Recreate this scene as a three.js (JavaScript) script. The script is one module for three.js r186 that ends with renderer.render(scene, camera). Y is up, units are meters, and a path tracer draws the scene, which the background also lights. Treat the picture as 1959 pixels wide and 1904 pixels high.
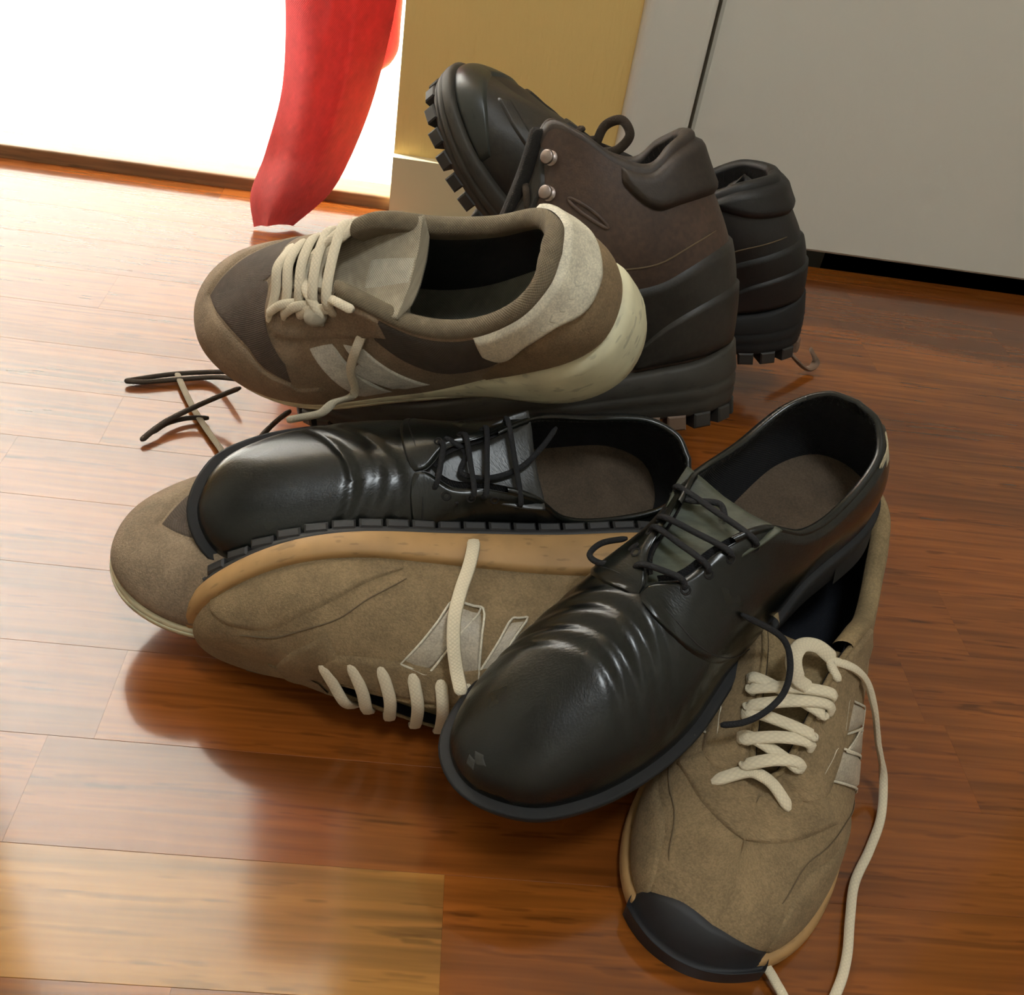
import * as THREE from 'three';
import { mergeGeometries } from 'three/addons/utils/BufferGeometryUtils.js';
import { RectAreaLightUniformsLib } from 'three/addons/lights/RectAreaLightUniformsLib.js';
RectAreaLightUniformsLib.init();

// ------------------------------------------------------------------ camera, light, exposure
const scene = new THREE.Scene();
const V = (x, y, z) => new THREE.Vector3(x, y, z);
const RAD = Math.PI / 180;
const camera = new THREE.PerspectiveCamera(2 * Math.atan(952 / 2000) / RAD, 1959 / 1904, 0.02, 30);
{
  const pitch = 37 * RAD, roll = 10.5 * RAD, yaw = 7 * RAD;
  const fw = V(Math.sin(yaw) * Math.cos(pitch), -Math.sin(pitch), -Math.cos(yaw) * Math.cos(pitch));
  const r0 = fw.clone().cross(V(0, 1, 0)).normalize(), u0 = r0.clone().cross(fw);
  const cx = r0.clone().multiplyScalar(Math.cos(roll)).addScaledVector(u0, Math.sin(roll));
  const cy = r0.clone().multiplyScalar(-Math.sin(roll)).addScaledVector(u0, Math.cos(roll));
  camera.position.copy(fw).multiplyScalar(-0.46 / Math.sin(pitch));
  camera.quaternion.setFromRotationMatrix(new THREE.Matrix4().makeBasis(cx, cy, fw.clone().negate()));
}
const renderer = new THREE.WebGLRenderer();
renderer.toneMapping = THREE.LinearToneMapping;
renderer.toneMappingExposure = 1.3;
renderer.shadowMap.enabled = true;
scene.background = new THREE.Color(0x000000);

// floor lamp with a glass globe in the bright next room (out of sight, its light comes through the doorway); weak lamp of this hall
{
  const g = new THREE.Group(); g.name = 'floor_lamp'; g.position.set(-2.7, 0.012, -1.02); g.userData = { label: 'floor lamp with white glass globe in the bright next room', category: 'floor lamp' };
  const part = (name, geo, mat, y) => { const m = new THREE.Mesh(geo, mat); m.name = name; m.position.y = y; m.castShadow = m.receiveShadow = true; g.add(m); return m; };
  const dark = new THREE.MeshStandardMaterial({ color: 0x333333, roughness: 0.5 });
  part('globe', new THREE.SphereGeometry(0.1, 32, 20), new THREE.MeshStandardMaterial({ color: 0xffffff, emissive: 0xf8fbff, emissiveIntensity: 30, roughness: 0.4 }), 1.33);
  part('pole', new THREE.CylinderGeometry(0.01, 0.01, 1.2, 12), dark, 0.63); part('base', new THREE.CylinderGeometry(0.12, 0.13, 0.025, 28), dark, 0.0125);
  const l = new THREE.PointLight(0xf8fbff, 88); l.castShadow = true; l.shadow.radius = 5; l.position.y = 1.33; g.add(l);
  scene.add(g);
}
// square lamp on the hall ceiling, behind the camera's head
{
  const size = 0.4, g = new THREE.Group(); g.name = 'ceiling_lamp'; g.position.set(0.15, 2.34, 0.95); g.userData = { label: 'small square lamp on the hall ceiling', category: 'ceiling lamp' };
  const part = (name, geo, mat, y) => { const m = new THREE.Mesh(geo, mat); m.name = name; m.position.y = y; m.castShadow = m.receiveShadow = true; g.add(m); return m; };
  part('housing', new THREE.BoxGeometry(size + 0.04, 0.03, size + 0.04), new THREE.MeshStandardMaterial({ color: 0xdddddd, roughness: 0.5 }), 0.03);
  part('diffuser', new THREE.BoxGeometry(size, 0.012, size), new THREE.MeshStandardMaterial({ color: 0xffffff, emissive: 0xf4fcff, emissiveIntensity: 3, roughness: 0.6 }), 0.009);
  const l = new THREE.RectAreaLight(0xf4fcff, 25, size, size); l.position.y = -0.002; l.rotation.x = -Math.PI / 2; g.add(l);
  scene.add(g);
}

// ------------------------------------------------------------------ small tools
let seed = 20240;
const rnd = () => { seed = (seed * 1664525 + 1013904223) >>> 0; return seed / 4294967296; };
const rr = (a, b) => a + (b - a) * rnd();
const clamp = (x, a, b) => Math.min(b, Math.max(a, x));
const sstep = (a, b, x) => { const t = clamp((x - a) / (b - a), 0, 1); return t * t * (3 - 2 * t); };
const lerp = (a, b, t) => a + (b - a) * t;
function hash(x, y, s) { let h = (x * 374761393 + y * 668265263 + s * 982451653) | 0; h = Math.imul(h ^ (h >>> 13), 1274126177); return ((h ^ (h >>> 16)) >>> 0) / 4294967296; }
function vnoise(x, y, px, py, s) { // tileable value noise
  const x0 = Math.floor(x), y0 = Math.floor(y), fx = x - x0, fy = y - y0, m = (a, n) => ((a % n) + n) % n;
  const sx = fx * fx * (3 - 2 * fx), sy = fy * fy * (3 - 2 * fy);
  const a = hash(m(x0, px), m(y0, py), s), b = hash(m(x0 + 1, px), m(y0, py), s), c = hash(m(x0, px), m(y0 + 1, py), s), d = hash(m(x0 + 1, px), m(y0 + 1, py), s);
  return lerp(lerp(a, b, sx), lerp(c, d, sx), sy);
}
function fbm(u, v, fx, fy, oct, s) { let r = 0, a = 0.5, t = 0; for (let o = 0; o < oct; o++) { r += a * vnoise(u * fx, v * fy, fx, fy, s + o); t += a; a *= 0.5; fx *= 2; fy *= 2; } return r / t; }
function dataTex(w, h, fn, srgb) {
  const d = new Uint8Array(w * h * 4);
  for (let y = 0; y < h; y++) for (let x = 0; x < w; x++) {
    const c = fn(x / w, y / h), i = (y * w + x) * 4;
    if (typeof c === 'number') { d[i] = d[i + 1] = d[i + 2] = clamp(c, 0, 1) * 255; } else for (let k = 0; k < 3; k++) d[i + k] = clamp(c[k], 0, 1) * 255;
    d[i + 3] = 255;
  }
  const t = new THREE.DataTexture(d, w, h); t.wrapS = t.wrapT = THREE.RepeatWrapping; t.magFilter = THREE.LinearFilter; t.minFilter = THREE.LinearMipmapLinearFilter; t.generateMipmaps = true;
  if (srgb) t.colorSpace = THREE.SRGBColorSpace;
  t.needsUpdate = true; return t;
}
const scaled = (t, sx, sy) => { const c = t.clone(); c.repeat.set(sx, sy); c.needsUpdate = true; return c; };
function add(name, geo, mat, parent) {
  const m = new THREE.Mesh(geo, mat); m.name = name; m.castShadow = m.receiveShadow = true; (parent || scene).add(m); return m;
}
const taken = {};
function numbered(n) { const k = taken[n] = (taken[n] ?? -1) + 1; return k ? n + '_' + String(k).padStart(3, '0') : n; }
function thing(name, label, category, group) {
  const g = new THREE.Group(); g.name = numbered(name); g.userData = { label, category }; if (group) g.userData.group = group; scene.add(g); return g;
}
function structure(m) { m.userData.kind = 'structure'; return m; }
// smooth key-frame spline: keys [[a, v1, v2, ...], ...]
function spl(keys) {
  const n = keys.length, w = keys[0].length - 1, tan = keys.map((k, i) => {
    const p = keys[Math.max(0, i - 1)], q = keys[Math.min(n - 1, i + 1)], d = q[0] - p[0];
    return Array.from({ length: w }, (_, j) => (q[j + 1] - p[j + 1]) / d);
  });
  return (a) => {
    let i = 0; while (i < n - 2 && a > keys[i + 1][0]) i++;
    const k = keys[i], q = keys[i + 1], h = q[0] - k[0], t = clamp((a - k[0]) / h, 0, 1), t2 = t * t, t3 = t2 * t;
    return Array.from({ length: w }, (_, j) => (2 * t3 - 3 * t2 + 1) * k[j + 1] + (t3 - 2 * t2 + t) * h * tan[i][j] + (3 * t2 - 2 * t3) * q[j + 1] + (t3 - t2) * h * tan[i + 1][j]);
  };
}
// grid surface: fn(u, v) -> Vector3, uv in metres along the surface
function grid(fn, nu, nv, { closed = false, u0 = 0, u1 = 1, v0 = 0, v1 = 1, flip = false, caps = 0 } = {}) {
  const pos = [], uv = [], idx = [], P = [];
  for (let i = 0; i <= nu; i++) { const row = []; for (let j = 0; j <= nv; j++) row.push(fn(lerp(u0, u1, i / nu), lerp(v0, v1, j / nv))); P.push(row); }
  const su = new Array(nu + 1).fill(0), mid = Math.floor(nv / 2);
  for (let i = 1; i <= nu; i++) su[i] = su[i - 1] + P[i][mid].distanceTo(P[i - 1][mid]);
  for (let i = 0; i <= nu; i++) { let s = 0; for (let j = 0; j <= nv; j++) { if (j) s += P[i][j].distanceTo(P[i][j - 1]); pos.push(P[i][j].x, P[i][j].y, P[i][j].z); uv.push(su[i], s); } }
  const W = nv + 1;
  for (let i = 0; i < nu; i++) for (let j = 0; j < nv; j++) {
    const a = i * W + j, b = a + W, c = b + 1, d = a + 1;
    if (flip) idx.push(a, c, b, a, d, c); else idx.push(a, b, c, a, c, d);
  }
  const g = new THREE.BufferGeometry();
  g.setAttribute('position', new THREE.Float32BufferAttribute(pos, 3)); g.setAttribute('uv', new THREE.Float32BufferAttribute(uv, 2)); g.setIndex(idx); g.computeVertexNormals();
  if (closed) { // weld normals of first and last row
    const n = g.attributes.normal;
    for (let j = 0; j <= nv; j++) { const a = j, b = nu * W + j, v = V(n.getX(a) + n.getX(b), n.getY(a) + n.getY(b), n.getZ(a) + n.getZ(b)).normalize(); n.setXYZ(a, v.x, v.y, v.z); n.setXYZ(b, v.x, v.y, v.z); }
  }
  return g;
}
function roundBox(w, h, d, r = 0.002) { // chamfered box, cheap
  const s = new THREE.Shape(); const x = w / 2 - r, y = h / 2 - r;
  s.moveTo(-x, -y); s.lineTo(x, -y); s.lineTo(x, y); s.lineTo(-x, y); s.closePath();
  const g = new THREE.ExtrudeGeometry(s, { depth: d - 2 * r, bevelEnabled: true, bevelSize: r, bevelThickness: r, bevelSegments: 1, steps: 1 });
  g.translate(0, 0, -d / 2 + r); return g;
}
// a cord or flat lace swept along points; nrm gives the flat side's facing
function cord(pts, w, th, { nrm, seg = 10, n, close = false, k = 8, wave = 0 } = {}) {
  const curve = new THREE.CatmullRomCurve3(pts, close, 'centripetal');
  const N = n || Math.max(8, Math.round(pts.length * seg));
  const up0 = nrm ? nrm.clone() : V(0, 1, 0), pos = [], uv = [], idx = [];
  const len = curve.getLength();
  for (let i = 0; i <= N; i++) {
    const p = curve.getPoint(i / N), t = curve.getTangent(i / N);
    let s = t.clone().cross(up0); if (s.lengthSq() < 1e-5) s = t.clone().cross(V(0.3, 0.2, 1)); s.normalize();
    const u = s.clone().cross(t).normalize();
    const end = close ? 1 : Math.min(1, 0.55 + 0.45 * Math.min(i, N - i) / 1.5);
    const ww = w * (1 + wave * Math.sin(i * 2.1));
    for (let j = 0; j <= k; j++) {
      const a = j / k * Math.PI * 2, c = Math.cos(a), q = Math.sin(a), e = 0.75;
      const x = Math.sign(c) * Math.pow(Math.abs(c), e) * ww / 2 * end, y = Math.sign(q) * Math.pow(Math.abs(q), e) * th / 2 * end;
      const r = p.clone().addScaledVector(s, x).addScaledVector(u, y); pos.push(r.x, r.y, r.z); uv.push(i / N * len, j / k * (w + th) * 2);
    }
  }
  const W = k + 1;
  for (let i = 0; i < N; i++) for (let j = 0; j < k; j++) { const a = i * W + j, b = a + W; idx.push(a, a + 1, b + 1, a, b + 1, b); }
  if (!close) for (const i of [0, N]) { const c = pos.length / 3, p = curve.getPoint(i / N); pos.push(p.x, p.y, p.z); uv.push(0, 0); for (let j = 0; j < k; j++) { const a = i * W + j; if (i) idx.push(a, a + 1, c); else idx.push(a, c, a + 1); } }
  const g = new THREE.BufferGeometry();
  g.setAttribute('position', new THREE.Float32BufferAttribute(pos, 3)); g.setAttribute('uv', new THREE.Float32BufferAttribute(uv, 2)); g.setIndex(idx); g.computeVertexNormals();
  return g;
}
// ------------------------------------------------------------------ surface textures (grain, nap, weave)
const woodMap = dataTex(1024, 256, (u, v) => {
  const w = v + 0.05 * (fbm(u, v, 3, 2, 3, 5) - 0.5);
  const big = fbm(u, w, 2, 5, 3, 1), streak = fbm(u, w, 4, 36, 4, 2), fine = fbm(u, w, 14, 110, 2, 3), pore = fbm(u, w, 26, 90, 2, 4);
  let k = 0.86 + 0.3 * (big - 0.5) + 0.36 * (streak - 0.5) + 0.12 * (fine - 0.5);
  k -= 0.16 * sstep(0.62, 0.8, pore) * sstep(0.4, 0.65, streak) + 0.24 * sstep(0.62, 0.8, streak);
  return [k, k * (0.985 + 0.05 * (big - 0.5)), k * 0.96];
}, true);
const woodBump = dataTex(1024, 256, (u, v) => 0.5 + 0.5 * (fbm(u, v, 3, 10, 3, 21) - 0.5) + 0.35 * (fbm(u, v, 8, 60, 3, 22) - 0.5) + 0.25 * (fbm(u, v, 5, 4, 2, 23) - 0.5));
const napMap = dataTex(512, 512, (u, v) => { const k = 0.9 + 0.22 * (fbm(u, v, 6, 6, 4, 31) - 0.5) + 0.22 * (fbm(u, v, 90, 90, 2, 32) - 0.5); return [k, k, k * 0.99]; }, true);
const napBump = dataTex(512, 512, (u, v) => 0.5 + 0.5 * (fbm(u, v, 70, 70, 3, 33) - 0.5) + 0.2 * (fbm(u, v, 10, 10, 2, 34) - 0.5));
const leatherBump = dataTex(512, 512, (u, v) => 0.5 + 0.6 * (fbm(u, v, 60, 60, 2, 41) - 0.5) + 0.5 * (fbm(u, v, 8, 14, 3, 42) - 0.5));
const leatherRough = dataTex(512, 512, (u, v) => 0.82 + 0.5 * (fbm(u, v, 5, 5, 5, 45) - 0.5));
const weaveMap = dataTex(256, 256, (u, v) => { const a = Math.sin(u * Math.PI * 2 * 24), b = Math.sin(v * Math.PI * 2 * 24); const k = 0.86 + 0.12 * a * b + 0.16 * (fbm(u, v, 8, 8, 3, 51) - 0.5); return [k, k, k]; }, true);
const weaveBump = dataTex(256, 256, (u, v) => 0.5 + 0.4 * Math.sin(u * Math.PI * 48) * Math.sin(v * Math.PI * 48));
const braidMap = dataTex(64, 64, (u, v) => { const s = Math.abs(Math.sin((u + v) * Math.PI * 2)) * Math.abs(Math.sin((u - v) * Math.PI * 2)); const k = 0.95 + 0.05 * s; return [k, k, k]; }, true);
const braidBump = dataTex(64, 64, (u, v) => Math.abs(Math.sin((u + v) * Math.PI * 2)) * 0.5 + Math.abs(Math.sin((u - v) * Math.PI * 2)) * 0.5);
const plasterBump = dataTex(256, 256, (u, v) => fbm(u, v, 24, 24, 4, 61));
const scuffMap = dataTex(512, 512, (u, v) => { const k = 0.93 + 0.14 * (fbm(u, v, 7, 7, 5, 71) - 0.5) - 0.12 * sstep(0.64, 0.8, fbm(u, v, 12, 40, 3, 72)); return [k, k * 0.995, k * 0.97]; }, true);
const wornMap = dataTex(512, 512, (u, v) => { const a = fbm(u, v, 4, 4, 5, 81), k = 0.8 + 0.45 * (a - 0.5) + 0.2 * (fbm(u, v, 60, 60, 2, 82) - 0.5); return [k, k * (0.97 + 0.05 * a), k * (0.93 + 0.1 * a)]; }, true);
const std = (o) => new THREE.MeshStandardMaterial({ side: THREE.DoubleSide, ...o });
const phy = (o) => new THREE.MeshPhysicalMaterial({ side: THREE.DoubleSide, ...o });
// uv are metres; every map repeats by its real size
const suede = (color, o = {}) => phy({ color, map: scaled(napMap, 14, 14), bumpMap: scaled(napBump, 22, 22), bumpScale: 0.0006, roughness: 0.95, sheen: 0.5, sheenRoughness: 0.7, sheenColor: new THREE.Color(color), ...o });
const mesh = (color, o = {}) => std({ color, map: scaled(weaveMap, 26, 26), bumpMap: scaled(weaveBump, 26, 26), bumpScale: 0.0004, roughness: 0.95, ...o });
const rubber = (color, o = {}) => std({ color, map: scaled(scuffMap, 9, 9), roughness: 0.6, ...o });
const leather = (color, o = {}) => phy({ color, map: scaled(wornMap, 6, 6), bumpMap: scaled(leatherBump, 16, 16), bumpScale: 0.00012, roughness: 0.5, ...o });
const laceMat = (color) => std({ color, map: scaled(braidMap, 220, 220), bumpMap: scaled(braidBump, 220, 220), bumpScale: 0.00015, roughness: 0.9 });

// ------------------------------------------------------------------ the hall: plank floor, walls, door; the bright room behind
const WALL_Z = -0.495, JAMB_X = -0.13, JAMB_L = -0.78;
{
  const base = structure(add('floor', new THREE.BoxGeometry(2.6, 0.05, 2.3), std({ color: 0x2a1808, roughness: 0.9 })));
  base.position.set(0, -0.037, WALL_Z + 2.3 / 2 - 0.003);
  const tones = [[0.29, 0.082, 0.013], [0.27, 0.076, 0.012], [0.3, 0.088, 0.014], [0.28, 0.082, 0.014], [0.31, 0.092, 0.014]];
  const mats = tones.map((c) => phy({ color: new THREE.Color().setRGB(...c), map: woodMap, bumpMap: woodBump, bumpScale: 0.00022, roughness: 0.24, clearcoat: 0.85, clearcoatRoughness: 0.1, ior: 1.3 }));
  const yellowOak = mats[0].clone(); yellowOak.color = new THREE.Color().setRGB(0.42, 0.19, 0.04);
  const W = 0.064;
  for (let r = -8; r < 28; r++) {
    const z0 = -0.009 + W * r; let z1 = z0 + W; if (z1 < WALL_Z + 0.005) continue; if (z0 > 1.75) break;
    const zz0 = Math.max(z0, WALL_Z + 0.002);
    let x = -1.28 + rr(0, 0.2) - 0.3;
    const cuts = [];
    while (x < 1.28) { cuts.push(x); x += rr(0.34, 0.52); }
    if (r === -1) { const d = -0.297 - cuts.reduce((a, c) => (Math.abs(c + 0.297) < Math.abs(a + 0.297) ? c : a)); for (let i = 0; i < cuts.length; i++) cuts[i] += d; }
    if (r === -6) { const d = -0.309 - cuts.reduce((a, c) => (Math.abs(c + 0.309) < Math.abs(a + 0.309) ? c : a)); for (let i = 0; i < cuts.length; i++) cuts[i] += d; }
    if (r === 5) { const d = -0.037 - cuts.reduce((a, c) => (Math.abs(c + 0.037) < Math.abs(a + 0.037) ? c : a)); for (let i = 0; i < cuts.length; i++) cuts[i] += d; }
    cuts.push(1.28);
    for (let i = 0; i < cuts.length - 1; i++) {
      const a = Math.max(cuts[i], -1.28), b = Math.min(cuts[i + 1], 1.28); if (b - a < 0.03) continue;
      const g = roundBox(b - a - 0.00006, 0.012, z1 - zz0 - 0.00006, 0.00014);
      const p = g.attributes.position, uv = g.attributes.uv, ou = rnd(), ov = rnd();
      for (let k = 0; k < p.count; k++) uv.setXY(k, p.getX(k) / 0.62 + ou, p.getZ(k) / 0.2 + p.getY(k) / 0.2 + ov);
      const m = add('plank', g, r === 5 && Math.abs(b + 0.037) < 0.01 ? yellowOak : mats[Math.floor(rnd() * mats.length)], base);
      m.position.set((a + b) / 2, -0.006 + 0.037, (zz0 + z1) / 2 - base.position.z);
    }
  }
}
{
  const ochre = std({ color: new THREE.Color().setRGB(0.8, 0.56, 0.2), bumpMap: scaled(plasterBump, 4, 4), bumpScale: 0.0006, roughness: 0.85 });
  const white = std({ color: new THREE.Color().setRGB(0.7, 0.68, 0.6), bumpMap: scaled(plasterBump, 5, 5), bumpScale: 0.0003, roughness: 0.55 });
  const ceilingPaint = std({ color: new THREE.Color().setRGB(0.8, 0.78, 0.73), bumpMap: scaled(plasterBump, 3, 3), bumpScale: 0.0006, roughness: 0.85 });
  const box = (name, x0, x1, y0, y1, z0, z1, m) => { const o = structure(add(name, new THREE.BoxGeometry(x1 - x0, y1 - y0, z1 - z0), m)); o.position.set((x0 + x1) / 2, (y0 + y1) / 2, (z0 + z1) / 2); return o; };
  const T = 0.1, zb = WALL_Z - T, H = 2.4;
  // wall between the doorway and the closed door, lintel above the doorway, wall left of it, wall right with the door's recess
  box('wall_back', JAMB_X, 0.165, 0, H, zb, WALL_Z, ochre);
  box('wall_lintel', JAMB_L, JAMB_X, 2.05, H, zb, WALL_Z, ochre);
  box('wall_doorway_side', -1.4, JAMB_L, 0, H, zb, WALL_Z, ochre);
  box('wall_over_door', 0.165, 1.4, 2.05, H, zb, WALL_Z, ochre);
  box('wall_behind_door', 0.165, 1.4, 0, 2.05, zb - 0.02, zb + 0.02, ochre);
  box('wall_left', -1.4, -1.3, 0, H, WALL_Z, 1.8, white);
  box('wall_right', 1.3, 1.4, 0, H, WALL_Z, 1.8, white);
  box('wall_front', -1.4, 1.4, 0, H, 1.8, 1.9, white);
  box('ceiling', -1.4, 1.4, H, H + 0.08, WALL_Z - T, 1.9, ceilingPaint);
  // baseboard of the ochre wall
  box('baseboard_back', JAMB_X, 0.1, 0, 0.062, WALL_Z, WALL_Z + 0.012, std({ color: new THREE.Color().setRGB(0.7, 0.6, 0.36), roughness: 0.6 }));
  // casing with a rounded face, then the closed door with a shadow gap under it
  const prof = new THREE.Shape(); prof.moveTo(0, 0); prof.lineTo(0, -0.006); prof.quadraticCurveTo(0.002, -0.013, 0.012, -0.014); prof.lineTo(0.062, -0.018); prof.quadraticCurveTo(0.069, -0.018, 0.069, -0.012); prof.lineTo(0.069, 0); prof.closePath();
  const cg = new THREE.ExtrudeGeometry(prof, { depth: 2.1, bevelEnabled: false, curveSegments: 6 }); cg.rotateX(-Math.PI / 2);
  const casing = structure(add('trim_1', cg, std({ color: new THREE.Color().setRGB(0.7, 0.68, 0.6), roughness: 0.5, side: THREE.DoubleSide }))); casing.position.set(0.1, 0, WALL_Z);
  const dg = roundBox(0.86, 2.0, 0.04, 0.003);
  const door = structure(add('door_1', dg, white)); door.position.set(0.1745 + 0.43, 1.0 + 0.02, WALL_Z - 0.012);
  // bright room beyond the doorway
  const roomPaint = std({ color: new THREE.Color().setRGB(0.42, 0.41, 0.38), bumpMap: scaled(plasterBump, 3, 3), bumpScale: 0.0005, roughness: 0.8 });
  const rx0 = -3.7, rx1 = 0.4, rz = -4.0;
  const f2 = box('floor_001', rx0, rx1, -0.05, 0.0, rz, zb, std({ color: 0x8a8578, roughness: 0.9 }));
  const tiles = [0.8, 0.83, 0.78, 0.81].map((k) => std({ color: new THREE.Color().setRGB(k, k * 0.985, k * 0.93), roughness: 0.35 }));
  const pw = 0.19;
  for (let r = 0; r < 19; r++) {
    const z1 = zb + 0.06 - r * pw, z0 = Math.max(z1 - pw, rz); if (z1 - z0 < 0.03) continue;
    for (let x = rx0 - (r % 3) * 0.4, i = 0; x < rx1; x += 1.28, i++) {
      const a = Math.max(x, rx0), b = Math.min(x + 1.28, r ? rx1 : JAMB_X), a2 = r ? a : Math.max(a, JAMB_L); if (b - a2 < 0.05) continue;
      const m = add('plank', roundBox(b - a2 - 0.001, 0.012, z1 - z0 - 0.001, 0.0008), tiles[Math.floor(rnd() * 4)], f2);
      m.position.set((a2 + b) / 2 - f2.position.x, 0.006 - f2.position.y, (z0 + z1) / 2 - f2.position.z);
    }
  }
  box('wall_room_left', rx0 - 0.1, rx0, 0, H, rz, zb, roomPaint);
  box('wall_room_right', rx1, rx1 + 0.1, 0, H, rz, zb - 0.02, roomPaint);
  box('wall_room_back', rx0 - 0.1, rx1 + 0.1, 0, H, rz - 0.1, rz, roomPaint);
  box('wall_room_front', rx0 - 0.1, -1.4, 0, H, zb, WALL_Z, roomPaint);
  box('ceiling_001', rx0 - 0.1, rx1 + 0.1, H, H + 0.08, rz - 0.1, zb, ceilingPaint);
  // wooden threshold strip
  const tp = new THREE.Shape(); tp.moveTo(0, 0); tp.lineTo(0.036, 0); tp.lineTo(0.036, 0.0115); tp.quadraticCurveTo(0.036, 0.0145, 0.03, 0.0145); tp.lineTo(0.004, 0.0145); tp.quadraticCurveTo(0, 0.0145, 0, 0.012); tp.closePath();
  const tg = new THREE.ExtrudeGeometry(tp, { depth: JAMB_X - JAMB_L, bevelEnabled: false, curveSegments: 6 });
  { const p = tg.attributes.position, uv = tg.attributes.uv; for (let k = 0; k < p.count; k++) uv.setXY(k, p.getZ(k) / 0.62, (p.getX(k) + p.getY(k)) / 0.2); }
  tg.rotateY(-Math.PI / 2); // depth runs along -x, profile x along z
  const th = structure(add('trim_2', tg, phy({ color: new THREE.Color().setRGB(0.36, 0.19, 0.08), map: woodMap, roughness: 0.45, clearcoat: 0.7, clearcoatRoughness: 0.2 })));
  th.position.set(JAMB_X, 0, WALL_Z - 0.034);
}
// ------------------------------------------------------------------ shoe builder
// A shoe in its own frame: x from heel to toe, y up, z to the wearer's right; hand 1 = right shoe, -1 = left shoe.
// t runs round the sole's outline: 0 heel, 0..0.5 along the outer side, 0.5 toe tip, 0.5..1 back along the inner side; v runs from the sole (0) up to the top edge (1).
function Last(o) {
  const L = o.L, hand = o.hand || 1;
  const pts = o.outline.map(([x, z]) => V(x * L, 0, z * L));
  const curve = new THREE.CatmullRomCurve3(pts, true, 'centripetal'), n = pts.length, toeAt = o.toe / n;
  const half = (from, to) => {
    const M = 300, P = [], S = [0];
    for (let i = 0; i <= M; i++) { P.push(curve.getPoint((lerp(from, to, i / M) + 1) % 1)); if (i) S.push(S[i - 1] + P[i].distanceTo(P[i - 1])); }
    const len = S[M];
    return (a) => { const s = clamp(a, 0, 1) * len; let lo = 0, hi = M; while (hi - lo > 1) { const m = (lo + hi) >> 1; if (S[m] <= s) lo = m; else hi = m; } const f = (s - S[lo]) / (S[hi] - S[lo] || 1); return P[lo].clone().lerp(P[hi], f); };
  };
  const outer = half(0, toeAt), inner = half(1, toeAt);
  const top = spl(o.top), y0 = spl(o.bottom), th = spl(o.sole);
  const bottomY = (x) => y0(x)[0], soleTop = (x) => y0(x)[0] + th(x)[0];
  const side = (t) => { t = ((t % 1) + 1) % 1; return t <= 0.5 ? [1, t * 2] : [-1, (1 - t) * 2]; };
  const flat = (t) => { const [s, a] = side(t), p = s > 0 ? outer(a) : inner(a); p.z *= hand; return p; };
  const outN = (t) => { const a = flat(t - 0.004), b = flat(t + 0.004), d = b.sub(a); return V(-d.z, 0, d.x).normalize().multiplyScalar(hand); };
  const lean = o.lean ?? 0.12, c1 = o.c1 ?? 0.55, c2 = o.c2 ?? 0.5;
  const topP = (t) => { const [s, a] = side(t), k = top(a); return { p: V(k[0], k[1], s * hand * Math.max(0, k[2]) + (o.shift || 0) * hand), m: clamp(k[3], 0, 1) }; };
  function raw(t, v) {
    const B = flat(t); B.y = soleTop(B.x) - 0.002;
    const { p: T, m } = topP(t), aa = side(t)[1], Ka = top(Math.max(0, aa - 0.02)), Kb = top(Math.min(1, aa + 0.02)), dx = Kb[0] - Ka[0];
    const N = outN(t), H = T.y - B.y;
    const slope = Math.abs(dx) > 1e-5 ? clamp((Kb[1] - Ka[1]) / dx, -0.6, 0.6) : -0.4;
    const d = V(T.x - B.x, 0, T.z - B.z);
    const C1 = B.clone().addScaledVector(V(0, 1, 0), H * c1).addScaledVector(N, lean * H);
    const R = T.clone().sub(V(d.x, slope * d.x, d.z).multiplyScalar(c2));
    const O = T.clone().add(V(0, -0.36 * H, 0)).addScaledVector(N, 0.1 * H);
    const C2 = R.lerp(O, m);
    const w = 1 - v, p = V(0, 0, 0);
    p.addScaledVector(B, w * w * w).addScaledVector(C1, 3 * w * w * v).addScaledVector(C2, 3 * w * v * v).addScaledVector(T, v * v * v);
    return p;
  }
  const nraw = (t, v) => {
    const e = 0.0025, va = Math.max(0, v - 0.012), vb = Math.min(1, v + 0.012);
    const a = raw(t + e, v).sub(raw(t - e, v)), b = raw(t, vb).sub(raw(t, va)), c = a.cross(b);
    if (c.lengthSq() < 1e-14) { const q = raw(t, Math.max(0, v - 0.03)); const a2 = raw(t + e, v - 0.03).sub(raw(t - e, v - 0.03)), b2 = raw(t, v).sub(q); c.copy(a2.cross(b2)); }
    return c.normalize().multiplyScalar(hand);
  };
  const at = (t, v, off = 0) => { const p = raw(t, v), dd = (o.disp ? o.disp(p, t, v) : 0) + off; return dd ? p.addScaledVector(nraw(t, v), dd) : p; };
  return { L, hand, o, flat, outN, side, soleTop, bottomY, at, normal: nraw, topP };
}
// whole upper
const upperGeo = (k, nt = 180, nv = 26) => grid((u, v) => k.at(u, v), nt, nv, { closed: true, flip: k.hand < 0 });
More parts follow.
